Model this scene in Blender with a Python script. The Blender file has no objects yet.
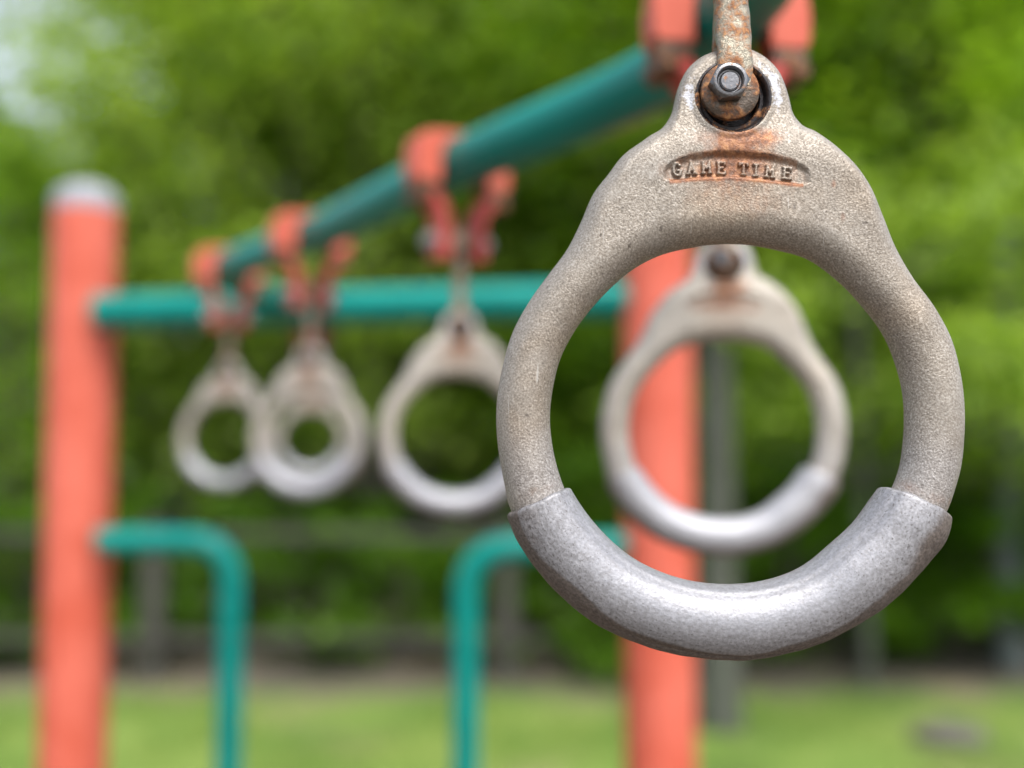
import bpy, bmesh, math, random
import numpy as np
from mathutils import Vector, Matrix
random.seed(7); rng = np.random.default_rng(7)
R = math.radians
C = bpy.context.scene.collection
scene = bpy.context.scene

# ------------------------------------------------------------------ camera
F = 1040.0                      # focal length in pixels of a 1024 px wide frame
U = 0.337                       # metres from the lens to the nearest ring
CAM_H = 1.8
PITCH = math.atan(61.0 / F)
cd = bpy.data.cameras.new("camera"); cam = bpy.data.objects.new("camera", cd); C.objects.link(cam)
cam.location = (0, 0, CAM_H)
cam.rotation_euler = (math.pi / 2 + PITCH, 0, 0)
cd.sensor_width = 36; cd.lens = 36 * F / 1024
cd.clip_start = 0.02; cd.clip_end = 3000
cd.dof.use_dof = True; cd.dof.focus_distance = U - 0.006
cd.dof.aperture_fstop = 3.2
scene.camera = cam
cp, sp = math.cos(PITCH), math.sin(PITCH)

def pt(px, py, Z):
    """world point seen at pixel (px,py), Z ring-distances ahead"""
    a = (px - 512) / F; b = (384 - py) / F
    d = (a, cp - b * sp, sp + b * cp)
    k = Z * U / d[1]
    return Vector((d[0] * k, Z * U, CAM_H + d[2] * k))

def ground(px, py):
    a = (px - 512) / F; b = (384 - py) / F
    d = (a, cp - b * sp, sp + b * cp)
    k = -CAM_H / d[2]
    return Vector((d[0] * k, d[1] * k, 0))

# ------------------------------------------------------------------ materials
def mat(name):
    m = bpy.data.materials.new(name); m.use_nodes = True
    nt = m.node_tree; nt.nodes.clear()
    out = nt.nodes.new('ShaderNodeOutputMaterial')
    b = nt.nodes.new('ShaderNodeBsdfPrincipled')
    nt.links.new(b.outputs[0], out.inputs[0])
    return m, nt, b, out

def noise(nt, scale, detail=4, rough=.55, coord='Object', dist=0.0):
    tc = nt.nodes.new('ShaderNodeTexCoord')
    n = nt.nodes.new('ShaderNodeTexNoise')
    n.inputs['Scale'].default_value = scale; n.inputs['Detail'].default_value = detail
    n.inputs['Roughness'].default_value = rough; n.inputs['Distortion'].default_value = dist
    nt.links.new(tc.outputs[coord], n.inputs['Vector'])
    return n.outputs['Fac']

def ramp(nt, fac, stops):
    r = nt.nodes.new('ShaderNodeValToRGB')
    e = r.color_ramp.elements
    while len(e) < len(stops): e.new(0.5)
    for i, (p, c) in enumerate(stops):
        e[i].position = p; e[i].color = (*c, 1) if len(c) == 3 else c
    nt.links.new(fac, r.inputs[0])
    return r.outputs[0]

def mixc(nt, fac, a, b, mode='MIX'):
    m = nt.nodes.new('ShaderNodeMix'); m.data_type = 'RGBA'; m.blend_type = mode
    for sock, v in ((m.inputs[0], fac), (m.inputs[6], a), (m.inputs[7], b)):
        if hasattr(v, 'node'): nt.links.new(v, sock)
        elif isinstance(v, (int, float)): sock.default_value = v
        else: sock.default_value = (*v, 1)
    return m.outputs[2]

def math_(nt, op, a, b=0.0, c=None):
    m = nt.nodes.new('ShaderNodeMath'); m.operation = op
    for sock, v in zip(m.inputs, (a, b, c)):
        if v is None: continue
        if hasattr(v, 'node'): nt.links.new(v, sock)
        else: sock.default_value = v
    return m.outputs[0]

def mrange(nt, v, a, b, c=0.0, d=1.0):
    m = nt.nodes.new('ShaderNodeMapRange'); m.clamp = True
    nt.links.new(v, m.inputs[0])
    for i, x in enumerate((a, b, c, d)): m.inputs[i + 1].default_value = x
    return m.outputs[0]

def bump(nt, h, dist, strength=1.0, prev=None):
    b = nt.nodes.new('ShaderNodeBump'); b.inputs['Distance'].default_value = dist
    b.inputs['Strength'].default_value = strength
    nt.links.new(h, b.inputs['Height'])
    if prev is not None: nt.links.new(prev, b.inputs['Normal'])
    return b.outputs[0]

def attr(nt, name):
    a = nt.nodes.new('ShaderNodeAttribute'); a.attribute_name = name
    return a.outputs['Fac']

M = {}
# sand-cast aluminium, weathered
m, nt, b, _ = mat("cast_aluminium")
g1 = noise(nt, 1500, 2, .6); g2 = noise(nt, 90, 4, .6); g3 = noise(nt, 22, 3, .5)
base = ramp(nt, g1, [(0.28, (.165, .142, .116)), (0.43, (.270, .240, .203)), (0.57, (.345, .312, .270)), (0.72, (.52, .485, .44))])
tint = ramp(nt, g3, [(0.35, (1.02, .94, .85)), (0.52, (.88, .86, .84)), (0.65, (1.04, 1.03, 1.02))])
base = mixc(nt, 1.0, base, tint, 'MULTIPLY')
clean = mrange(nt, attr(nt, 'clean'), .0, 1.)
base = mixc(nt, math_(nt, 'MULTIPLY', clean, .6), base, ramp(nt, g1, [(0.3, (.20, .195, .20)), (0.6, (.38, .375, .39)), (.74, (.62, .62, .65))]))
rub = mrange(nt, math_(nt, 'ADD', noise(nt, 38, 3, .55, dist=.8), math_(nt, 'MULTIPLY', attr(nt, 'edge'), .30)), .52, .70)
base = mixc(nt, math_(nt, 'MULTIPLY', rub, .55), base, ramp(nt, g1, [(.3, (.25, .228, .20)), (.7, (.41, .385, .35))]))
tc2 = nt.nodes.new('ShaderNodeTexCoord'); scr = None
for rot_, sc_ in ((.5, (900, 1, 60)), (-1.0, (1100, 1, 45))):
    mp2 = nt.nodes.new('ShaderNodeMapping'); mp2.inputs['Rotation'].default_value = (0, rot_, 0); mp2.inputs['Scale'].default_value = sc_
    nt.links.new(tc2.outputs['Object'], mp2.inputs[0]); nz = nt.nodes.new('ShaderNodeTexNoise'); nz.inputs['Scale'].default_value = 1; nz.inputs['Detail'].default_value = 1
    nt.links.new(mp2.outputs[0], nz.inputs['Vector']); q_ = mrange(nt, nz.outputs['Fac'], .745, .79)
    scr = q_ if scr is None else math_(nt, 'MAXIMUM', scr, q_)
base = mixc(nt, math_(nt, 'MULTIPLY', scr, .5), base, (.62, .60, .57))
dirt = mrange(nt, g2, .56, .72)
base = mixc(nt, math_(nt, 'MULTIPLY', dirt, .30), base, (.20, .165, .125))
speck = mrange(nt, noise(nt, 420, 1, .5), .74, .78)
base = mixc(nt, math_(nt, 'MULTIPLY', speck, .6), base, (.07, .055, .045))
ra = attr(nt, 'rust')
tcs = nt.nodes.new('ShaderNodeTexCoord'); mp = nt.nodes.new('ShaderNodeMapping'); mp.inputs['Scale'].default_value = (1, 1, .22)
nt.links.new(tcs.outputs['Object'], mp.inputs[0]); ns = nt.nodes.new('ShaderNodeTexNoise'); ns.inputs['Scale'].default_value = 330; ns.inputs['Detail'].default_value = 4; ns.inputs['Roughness'].default_value = .7
nt.links.new(mp.outputs[0], ns.inputs['Vector'])
var = math_(nt, 'ADD', math_(nt, 'MULTIPLY', math_(nt, 'SUBTRACT', g2, .5), 1.1), math_(nt, 'MULTIPLY', math_(nt, 'SUBTRACT', ns.outputs['Fac'], .5), 1.3))
rm = mrange(nt, math_(nt, 'ADD', ra, math_(nt, 'MULTIPLY', var, math_(nt, 'ADD', math_(nt, 'MULTIPLY', ra, .8), .25))), .12, .80)
rcol = ramp(nt, noise(nt, 420, 4, .65), [(0.3, (.085, .028, .012)), (0.5, (.25, .085, .028)), (0.7, (.46, .21, .08))])
base = mixc(nt, math_(nt, 'MULTIPLY', rm, .82), base, rcol)
wa = attr(nt, 'scrape')
wm = mrange(nt, math_(nt, 'ADD', math_(nt, 'MULTIPLY', wa, .75), math_(nt, 'MULTIPLY', math_(nt, 'SUBTRACT', noise(nt, 420, 4, .8), .5), 2.2)), .42, .60)
wm = math_(nt, 'MULTIPLY', wm, mrange(nt, wa, .15, .4))
base = mixc(nt, wm, base, (.52, .53, .57))
dm = mrange(nt, math_(nt, 'MULTIPLY', attr(nt, 'grime_shade'), noise(nt, 300, 3, .6)), .38, .46)
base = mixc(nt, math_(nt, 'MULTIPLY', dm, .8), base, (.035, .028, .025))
nt.links.new(base, b.inputs['Base Color'])
b.inputs['Metallic'].default_value = .32
nt.links.new(mrange(nt, g1, .3, .7, .60, .45), b.inputs['Roughness'])
bq = nt.nodes.new('ShaderNodeBump'); bq.inputs['Distance'].default_value = .00022
nt.links.new(g1, bq.inputs['Height']); nt.links.new(mrange(nt, rub, 0, 1, 1.0, .35), bq.inputs['Strength'])
n_ = bump(nt, g2, .0006, .5, bq.outputs[0])
nt.links.new(n_, b.inputs['Normal'])
M['cast'] = m

# worn grip
m, nt, b, _ = mat("worn_grip_aluminium")
g1 = noise(nt, 1000, 3, .6); g2 = noise(nt, 120, 4, .65); g3 = noise(nt, 30, 3, .5)
cx = nt.nodes.new('ShaderNodeCombineXYZ'); nt.links.new(attr(nt, 'along'), cx.inputs[0]); nt.links.new(attr(nt, 'around'), cx.inputs[1])
def uvnoise(sx, sy, det, ro):
    mp = nt.nodes.new('ShaderNodeMapping'); mp.inputs['Scale'].default_value = (sx, sy, 1); nt.links.new(cx.outputs[0], mp.inputs[0])
    n_ = nt.nodes.new('ShaderNodeTexNoise'); n_.inputs['Scale'].default_value = 1; n_.inputs['Detail'].default_value = det; n_.inputs['Roughness'].default_value = ro
    nt.links.new(mp.outputs[0], n_.inputs['Vector']); return n_.outputs['Fac']
st = uvnoise(.07, .20, 5, .68)       # long scuffs running along the grip
pt_ = uvnoise(.26, .42, 3, .65)      # small pits slightly drawn out
wear = attr(nt, 'worn')      # 1 = rubbed smooth by hands
base = ramp(nt, g1, [(0.32, (.25, .25, .262)), (0.5, (.29, .293, .315)), (0.66, (.335, .34, .37))])
rough_ = mrange(nt, math_(nt, 'ADD', math_(nt, 'MULTIPLY', wear, -1.0), math_(nt, 'MULTIPLY', g2, 1.2)), -.2, .6)
base = mixc(nt, math_(nt, "MULTIPLY", rough_, .30), base, ramp(nt, g1, [(0.34, (.075, .063, .055)), (.48, (.20, .182, .168)), (0.66, (.46, .445, .43))]))
base = mixc(nt, mrange(nt, st, .52, .70, 0, .28), base, (.15, .14, .14))
base = mixc(nt, mrange(nt, st, .50, .32, 0, .24), base, (.47, .475, .51))
pit = mrange(nt, math_(nt, 'SUBTRACT', pt_, math_(nt, 'MULTIPLY', wear, .12)), .535, .585)
base = mixc(nt, math_(nt, 'MULTIPLY', pit, .7), base, (.075, .065, .06))
gm = mrange(nt, math_(nt, 'ADD', attr(nt, 'grime_shade'), math_(nt, 'MULTIPLY', math_(nt, 'SUBTRACT', g2, .5), .8)), .30, .75)
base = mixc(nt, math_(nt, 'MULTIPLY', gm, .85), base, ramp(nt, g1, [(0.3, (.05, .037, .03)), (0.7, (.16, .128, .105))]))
nt.links.new(base, b.inputs['Base Color'])
nt.links.new(math_(nt, 'SUBTRACT', .45, math_(nt, 'MULTIPLY', gm, .35)), b.inputs['Metallic'])
nt.links.new(mrange(nt, rough_, 0, 1, .47, .60), b.inputs['Roughness'])
n_ = bump(nt, g1, .00016, .8)
n_ = bump(nt, pit, .00018, -.8, n_)
n_ = bump(nt, st, .00028, .5, n_)
n_ = bump(nt, g3, .0008, .25, n_)
b.inputs['Specular IOR Level'].default_value = .35
nt.links.new(n_, b.inputs['Normal'])
M['grip'] = m

def rusty(name, c_metal, amount, scale=160, metallic=.6, dist=.0004):
    m, nt, b, _ = mat(name)
    n1 = noise(nt, scale, 5, .7); n2 = noise(nt, scale * 4, 3, .6)
    rust = ramp(nt, n2, [(0.3, (.07, .026, .012)), (0.5, (.24, .095, .036)), (0.72, (.46, .24, .10))])
    fac = mrange(nt, n1, .62 - amount * .4, .72 - amount * .3)
    base = mixc(nt, fac, mixc(nt, n2, tuple(x * .6 for x in c_metal), c_metal), rust)
    nt.links.new(base, b.inputs['Base Color'])
    nt.links.new(math_(nt, 'SUBTRACT', metallic, math_(nt, 'MULTIPLY', fac, metallic * .8)), b.inputs['Metallic'])
    nt.links.new(mrange(nt, fac, 0, 1, .34, .75), b.inputs['Roughness'])
    nn = bump(nt, n1, dist, .9); nn = bump(nt, n2, dist * .5, .8, nn)
    nt.links.new(nn, b.inputs['Normal'])
    return m
M['rod'] = rusty("weathered_galvanised_rod", (.34, .31, .24), .42, 170, .35, .0009)
M['nut'] = rusty("dull_steel_nut", (.23, .23, .24), .12, 300, .9, .00015)
M['boss'] = rusty("rusty_steel_eye", (.15, .12, .095), .50, 150, .6, .0005)
M['bush'] = rusty("rust_brown_bushing", (.045, .04, .042), .30, 190, .5, .0003)
M['zinc'] = rusty("zinc_bolt", (.30, .30, .31), .2, 220, .6, .0001)
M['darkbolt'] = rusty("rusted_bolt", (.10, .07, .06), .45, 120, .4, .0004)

def paint(name, c, c2, rough, coat=.0, nscale=9):
    m, nt, b, _ = mat(name)
    n1 = noise(nt, nscale, 5, .6); n2 = noise(nt, nscale * 25, 3, .6)
    base = mixc(nt, mrange(nt, n1, .38, .62), c, c2)
    ch = mrange(nt, n2, .70, .74)
    base = mixc(nt, math_(nt, 'MULTIPLY', ch, .35), base, tuple(x * .5 for x in c))
    nt.links.new(base, b.inputs['Base Color'])
    nt.links.new(mrange(nt, n1, .3, .7, rough - .05, rough + .1), b.inputs['Roughness'])
    b.inputs['Coat Weight'].default_value = coat; b.inputs['Coat Roughness'].default_value = .25
    b.inputs['Specular IOR Level'].default_value = .24
    nt.links.new(bump(nt, n2, .0002, .4), b.inputs['Normal'])
    return m
M['salmon'] = paint("sun_faded_coral_paint", (.52, .100, .060), (.62, .145, .098), .42)
M['pinkred'] = paint("worn_coral_casting_paint", (.40, .052, .045), (.50, .105, .085), .45, nscale=30)
M['teal'] = paint("teal_paint", (.0, .190, .160), (.0, .215, .182), .30, 0)
M['tealdark'] = M['teal']
M['cap'] = paint("grey_cap_plastic", (.27, .285, .32), (.32, .335, .37), .4)

# ------------------------------------------------------------------ object helpers
def tag(o, label=None, cat=None, group=None, kind=None):
    if label: o['label'] = label
    if cat: o['category'] = cat
    if group: o['group'] = group
    if kind: o['kind'] = kind
    return o

def empty(name, loc=(0, 0, 0), rz=0.0):
    o = bpy.data.objects.new(name, None); C.objects.link(o)
    o.empty_display_size = .05; o.location = loc; o.rotation_euler = (0, 0, rz)
    return o

def link(name, me, material, parent=None, smooth=True):
    o = bpy.data.objects.new(name, me); C.objects.link(o)
    if material is not None: me.materials.append(material)
    if smooth: me.shade_smooth()
    if parent is not None: o.parent = parent
    return o

def obj(name, bm, material, parent=None, smooth=True, bevel=0, sharp=35):
    bmesh.ops.recalc_face_normals(bm, faces=bm.faces)
    me = bpy.data.meshes.new(name); bm.to_mesh(me); bm.free()
    o = link(name, me, material, parent, smooth)
    if smooth: me.set_sharp_from_angle(angle=R(sharp))
    if bevel:
        md = o.modifiers.new('bevel', 'BEVEL'); md.width = bevel; md.segments = 3
        md.limit_method = 'ANGLE'; md.angle_limit = R(30)
    return o

def np_mesh(name, verts, quads):
    me = bpy.data.meshes.new(name)
    nv, nq = len(verts), len(quads); k = quads.shape[1]
    me.vertices.add(nv); me.vertices.foreach_set('co', verts.astype(np.float32).ravel())
    me.loops.add(nq * k); me.loops.foreach_set('vertex_index', quads.astype(np.int32).ravel())
    me.polygons.add(nq)
    me.polygons.foreach_set('loop_start', np.arange(0, nq * k, k, dtype=np.int32))
    me.polygons.foreach_set('loop_total', np.full(nq, k, dtype=np.int32))
    me.update(calc_edges=True); me.validate()
    return me

def add_attr(me, name, vals):
    a = me.attributes.new(name, 'FLOAT', 'POINT'); a.data.foreach_set('value', vals.astype(np.float32))

def tube(bm, pts, rad, seg=32, cap=True):
    """tube along points; rad scalar or list"""
    pts = [Vector(p) for p in pts]; n = len(pts)
    rads = rad if isinstance(rad, (list, tuple)) else [rad] * n
    rings = []; up = None
    for i, p in enumerate(pts):
        t = (pts[min(i + 1, n - 1)] - pts[max(i - 1, 0)]).normalized()
        if up is None:
            up = Vector((0, 0, 1)) if abs(t.z) < .9 else Vector((0, 1, 0))
        a = t.cross(up).normalized(); up = a.cross(t).normalized()
        rings.append([bm.verts.new(p + (a * math.cos(2 * math.pi * k / seg) + up * math.sin(2 * math.pi * k / seg)) * rads[i]) for k in range(seg)])
    for i in range(n - 1):
        for k in range(seg):
            bm.faces.new((rings[i][k], rings[i][(k + 1) % seg], rings[i + 1][(k + 1) % seg], rings[i + 1][k]))
    if cap:
        bm.faces.new(rings[0]); bm.faces.new(rings[-1])

def lathe(bm, prof, seg=48, axis='Z', off=(0, 0, 0)):
    """prof: list of (radius, height)"""
    off = Vector(off); rings = []
    for r, h in prof:
        ring = []
        for k in range(seg):
            a = 2 * math.pi * k / seg; c, s = math.cos(a) * r, math.sin(a) * r
            v = {'Z': (c, s, h), 'Y': (c, h, s), 'X': (h, c, s)}[axis]
            ring.append(bm.verts.new(off + Vector(v)))
        rings.append(ring)
    for i in range(len(rings) - 1):
        for k in range(seg):
            bm.faces.new((rings[i][k], rings[i][(k + 1) % seg], rings[i + 1][(k + 1) % seg], rings[i + 1][k]))
    if prof[0][0] > 1e-9: bm.faces.new(rings[0])
    if prof[-1][0] > 1e-9: bm.faces.new(rings[-1])
    bmesh.ops.remove_doubles(bm, verts=bm.verts, dist=1e-7)

def prism(bm, poly, y0, y1):
    """polygon in XZ extruded along Y"""
    a = [bm.verts.new((x, y0, z)) for x, z in poly]; b = [bm.verts.new((x, y1, z)) for x, z in poly]
    bm.faces.new(a); bm.faces.new(b[::-1]); n = len(poly)
    for i in range(n):
        bm.faces.new((a[i], a[(i + 1) % n], b[(i + 1) % n], b[i]))

def catmull(P, n=16):
    P = [Vector(p) for p in P]; out = []
    Q = [2 * P[0] - P[1]] + P + [2 * P[-1] - P[-2]]
    for i in range(1, len(Q) - 2):
        p0, p1, p2, p3 = Q[i - 1:i + 3]
        for k in range(n):
            t = k / n
            out.append(.5 * ((2 * p1) + (p2 - p0) * t + (2 * p0 - 5 * p1 + 4 * p2 - p3) * t * t + (3 * p1 - p0 - 3 * p2 + p3) * t ** 3))
    out.append(P[-1])
    return out

# ------------------------------------------------------------------ the ring (designed on the ring plane)
CX, CY = 728.0, 415.0
O = pt(CX, CY, 1.0)
def plane(px, py, d=0.0):
    """local metres (x, y, z) of a spot on the ring's own plane; d = thickness towards the viewer, in mm*"""
    a = (px - 512) / F; b = (384 - py) / F
    dy = cp - b * sp; k = U / dy
    x = a * k - O.x; z = CAM_H + (sp + b * cp) * k - O.z
    return x, -d * U / F, z
S = U / F

def polar(pts):
    a = np.array(pts, float); th = np.degrees(np.arctan2(-(a[:, 1] - CY), a[:, 0] - CX)) % 360
    r = np.hypot(a[:, 0] - CX, a[:, 1] - CY); o = np.argsort(th)
    return th[o], r[o]
def interp(tab, th, sm=0.0):
    t, r = tab
    T = np.concatenate([t - 360, t, t + 360]); Rr = np.concatenate([r, r, r])
    # cubic hermite (monotone-ish)
    d = np.gradient(Rr, T)
    i = np.clip(np.searchsorted(T, th) - 1, 0, len(T) - 2)
    h = T[i + 1] - T[i]; x = (th - T[i]) / h
    return ((2 * x**3 - 3 * x**2 + 1) * Rr[i] + (x**3 - 2 * x**2 + x) * h * d[i] + (-2 * x**3 + 3 * x**2) * Rr[i + 1] + (x**3 - x**2) * h * d[i + 1])

OUT = [(672, 112), (667, 122), (646, 139), (620, 159), (608, 175), (594, 193), (581, 222), (568, 248), (549, 274), (529, 302),
       (512, 334), (503, 365), (497, 399), (496.5, 430), (500, 461), (505, 487), (508, 502), (519, 527), (546, 566), (580, 598), (630, 628), (690, 646),
       (735, 649), (790, 642), (845, 616), (890, 582), (930, 535), (946, 508), (952, 491), (958, 470), (962, 435), (962, 404), (957, 368), (947, 334), (934, 310),
       (910, 277), (892, 245), (879, 214), (866, 185.5), (853, 167), (835, 149), (814, 133), (797, 123), (790, 112),
       (786, 96), (778.5, 75.5), (768, 62.5), (752, 52), (734, 48), (716, 52), (698, 60), (685, 73), (677, 91)]
HOLE = [(735, 244), (690, 248), (659, 256), (631, 271), (612, 287), (592, 308), (573, 334), (560, 360), (553, 388), (550, 415), (552.5, 446),
        (558, 470), (566, 492), (590, 530), (640, 570), (690, 588), (735, 592), (790, 582), (840, 548), (872, 514), (893, 488), (900, 470), (904, 446), (905.5, 417),
        (904, 394), (897, 365), (884, 334), (864, 307), (840, 282), (806, 258), (780, 250.5)]
GOUT = [(507.5, 516.5), (517, 540), (537, 569), (563, 598), (594, 622), (625, 638), (657, 649), (690, 656), (718, 659), (757, 658), (796, 650),
        (845, 630), (884, 605), (923, 566), (946.5, 530), (948.5, 518)]
GIN = [(568, 484), (581, 506), (605, 535), (631, 557), (659, 571.5), (690, 581), (726, 584.7), (765, 581), (801, 568), (832, 544), (855.5, 522), (871, 501), (883, 483)]

def sstep(x): x = np.clip(x, 0, 1); return x * x * (3 - 2 * x)

def seg_d(x, y, ax, ay, bx, by):
    vx, vy = bx - ax, by - ay; L = vx * vx + vy * vy
    t = np.clip(((x - ax) * vx + (y - ay) * vy) / max(L, 1e-9), 0, 1)
    return np.hypot(x - ax - t * vx, y - ay - t * vy)

# slab-serif strokes on a 0..8 x 0..13 cell, y down
GL = {'G': [(7.4, 2.4, 6, .8), (6, .8, 3, .8), (3, .8, 1, 3.6), (1, 3.6, 1, 9), (1, 9, 3, 12), (3, 12, 6, 12), (6, 12, 7.4, 10.6), (7.4, 10.6, 7.4, 7.4), (5, 7.4, 8.2, 7.4)],
      'A': [(.9, 12, 4.2, .8), (4.2, .8, 7.5, 12), (2.2, 8.2, 6.2, 8.2), (-.1, 12, 2, 12), (6.4, 12, 8.6, 12)],
      'M': [(1, 12, 1, .9), (1, .9, 4.2, 7.6), (4.2, 7.6, 7.4, .9), (7.4, .9, 7.4, 12), (-.2, 12, 2.3, 12), (6.1, 12, 8.7, 12)],
      'E': [(1.2, .8, 1.2, 12), (.2, .8, 7.2, .8), (1.2, 6.3, 5.4, 6.3), (.2, 12, 7.6, 12), (7.2, .8, 7.2, 2.8), (7.6, 12, 7.6, 9.8)],
      'T': [(0, .8, 8, .8), (4, .8, 4, 12), (2.4, 12, 5.6, 12), (0, .8, 0, 3), (8, .8, 8, 3)],
      'I': [(3, .8, 3, 12), (1.2, .8, 4.8, .8), (1.2, 12, 4.8, 12)]}
WORD = [('G', 671, 165.8, -5), ('A', 685.5, 164.0, -4), ('M', 700.5, 163.2, -2.5), ('E', 715.8, 163.6, -1), ('T', 738, 164.4, 1.5),
        ('I', 751.5, 165.6, 3), ('M', 764.5, 166.6, 5), ('E', 781.8, 168.4, 6)]
def letters(x, y):
    d = np.full(x.shape, 99.0)
    for ch, ox, oy, tilt in WORD:
        msk = (x > ox - 4) & (x < ox + 14) & (y > oy - 4) & (y < oy + 18)
        if not msk.any(): continue
        c, s = math.cos(R(tilt)), math.sin(R(tilt))
        lx = (x[msk] - ox) * c + (y[msk] - oy) * s; ly = -(x[msk] - ox) * s + (y[msk] - oy) * c
        dd = np.full(lx.shape, 99.0)
        for a in GL[ch]: dd = np.minimum(dd, seg_d(lx, ly, *a))
        d[msk] = np.minimum(d[msk], dd)
    return d

TOPX = [640, 659, 661.6, 671.6, 691.5, 716, 741, 766, 791, 804, 811, 830]; TOPY = [184, 173.5, 169, 161.6, 155, 152, 152.5, 155, 161, 168, 174, 188]
BOTX = [640, 659, 663, 670, 700, 730, 758, 799, 808, 811, 830]; BOTY = [176, 178.5, 182, 184, 181, 180, 182.5, 188, 186.5, 181, 176]

EX, EY, ER = 729.2, 103.5, 36.5
KF = 1.0176        # spots on the front face appear this much further from the vanishing point
def front(x, y): return 512 + (x - 512) * KF, 445 + (y - 445) * KF

def build_ring_body():
    th = np.concatenate([np.arange(0, 60, 1.0), np.arange(60, 72, .4), np.arange(72, 108, .15), np.arange(108, 120, .4), np.arange(120, 360, 1.0)])
    NF, NB = 250, 60
    ri = interp(polar(HOLE), th); ro = interp(polar(OUT), th)
    w = ro - ri
    def sect(n):
        t = np.linspace(0, 1, n); return .35 * t + .65 * (1 - np.cos(np.pi * t)) / 2
    def height(s, w_, r_):
        Hh = 27.5 - 9.5 * sstep((r_ - 258) / 55)
        Hh = np.minimum(Hh, w_ / 2 + 0.0 * Hh)
        Ri = np.minimum(30, w_ / 2); Ro = np.minimum(w_ / 2, 27.5 - 12.0 * sstep((w_ - 60) / 50))
        qi = np.clip(s / Ri, 0, 1); qo = np.clip((w_ - s) / Ro, 0, 1)
        return Hh * np.sqrt(np.clip(1 - (1 - qi) ** 2, 0, 1)) * np.sqrt(np.clip(1 - (1 - qo) ** 2, 0, 1))
    T = np.radians(th)
    def grid(n, flip):
        f = sect(n) if not flip else sect(n)[::-1]
        s = w[:, None] * f[None, :]; r = ri[:, None] + s
        x = CX + r * np.cos(T)[:, None]; y = CY - r * np.sin(T)[:, None]
        h = height(s, w[:, None], r)
        return x, y, h
    xf, yf, hf = grid(NF, False)
    xb, yb, hb = grid(NB, True); xb, yb, hb = xb[:, 1:-1], yb[:, 1:-1], hb[:, 1:-1]
    # recess with raised letters
    xa, ya = front(xf, yf)
    ty = np.interp(xa, TOPX, TOPY); by = np.interp(xa, BOTX, BOTY)
    top_edge = sstep((ya - ty) / 7.5); bot_edge = sstep((by - ya) / 3.5)
    inr = top_edge * bot_edge * sstep((xa - 660) / 7) * sstep((809 - xa) / 7) * ((ya > 140) & (ya < 200))
    depth = 4.3 * inr * (1.0 - .25 * sstep((ya - 160) / 25))
    ld = letters(xa, ya)
    wob = .25 * np.sin(xf * .9 + yf * 1.7) * np.sin(xf * .37)
    lift = 3.3 * (1 - sstep((ld - .75 + wob) / 1.35))
    # low-frequency casting unevenness
    un = .5 * np.sin(xf * .061 + 1) * np.sin(yf * .053) + .2 * np.sin(xf * .13 + 2 * np.sin(yf * .03)) * np.sin(yf * .11 + 1)
    fade = sstep(hf / 14)
    hf = hf - depth * fade + lift * (inr > .3) * fade + un * fade
    # eye: raised collar and through hole
    de = np.hypot(xf - EX, yf - EY)
    hf += 1.6 * (1 - sstep((de - ER - 1) / 6)) * fade
    hf = np.where(de < ER, hf * (1 - sstep((ER - de) / 1.3)), hf)
    deb = np.hypot(xb - EX, yb - EY)
    hb = np.where(deb < ER, hb * (1 - sstep((ER - deb) / 3.5)), hb)
    X = np.concatenate([xf, xb], 1); Y = np.concatenate([yf, yb], 1); D = np.concatenate([hf, -hb], 1)
    n, mm = X.shape
    lx, ly, lz = plane(X.ravel(), Y.ravel(), D.ravel())
    verts = np.stack([lx, ly, lz], 1)
    i = np.arange(n)[:, None]; j = np.arange(mm)[None, :]
    i2 = (i + 1) % n; j2 = (j + 1) % mm
    q = np.stack([i * mm + j, i2 * mm + j, i2 * mm + j2, i * mm + j2], -1).reshape(-1, 4)[:, ::-1]
    dv = np.hypot(X - EX, Y - EY).ravel()
    q = q[~((dv[q] < ER - 2.0).all(1))]
    me = np_mesh('ring_frame', verts, q)
    x, y = X.ravel(), Y.ravel()
    rr = np.hypot(x - EX, y - EY); ang = np.degrees(np.arctan2(-(y - EY), x - EX))
    x, y = front(x, y)
    # rust stains: runs from the pivot down into the recess
    def blob(cx, cy, sx, sy): return np.exp(-(((x - cx) / sx) ** 2 + ((y - cy) / sy) ** 2))
    rust = 1.0 * blob(737, 140, 32, 11) + 1.0 * blob(736, 158, 20, 12) + .5 * blob(765, 138, 18, 9) + .45 * blob(728, 172, 60, 13) + .30 * blob(735, 196, 55, 26) + .35 * blob(735, 50, 26, 9)
    inrec = (np.interp(x, TOPX, TOPY) < y) & (y < np.interp(x, BOTX, BOTY) + 2) & (x > 662) & (x < 806)
    rust += .08 * inrec
    bl = np.abs(y - np.interp(x, BOTX, BOTY) + .5) ; rust += .95 * np.exp(-(bl / 2.2) ** 2) * (x > 668) * (x < 801)
    tl = y - np.interp(x, TOPX, TOPY); rust += .35 * np.exp(-((tl - 3) / 4) ** 2) * (x > 675) * (x < 795)
    rust += .5 * blob(831, 186, 2.5, 4) + .45 * blob(840, 218, 2.5, 5) + .3 * blob(735, 250, 60, 8)
    rust *= (ldv(x, y) > 1.2) * .5 + .5
    T3 = np.degrees(np.arctan2(-(Y.ravel() - CY), X.ravel() - CX)) % 360
    rust += .22 * np.exp(-((T3 - 337.5) / 2.5) ** 2) + .14 * np.exp(-((T3 - 201.5) / 2.0) ** 2)
    add_attr(me, 'rust', np.clip(rust, 0, 1.2))
    side = np.exp(-((rr - 43.5) / 6.5) ** 2) * ((np.exp(-((ang - 18) / 40) ** 2)) + np.exp(-(((ang % 360) - 176) / 26) ** 2) * .95)
    side *= 1.05
    add_attr(me, 'scrape', np.clip(side, 0, 1))
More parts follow.
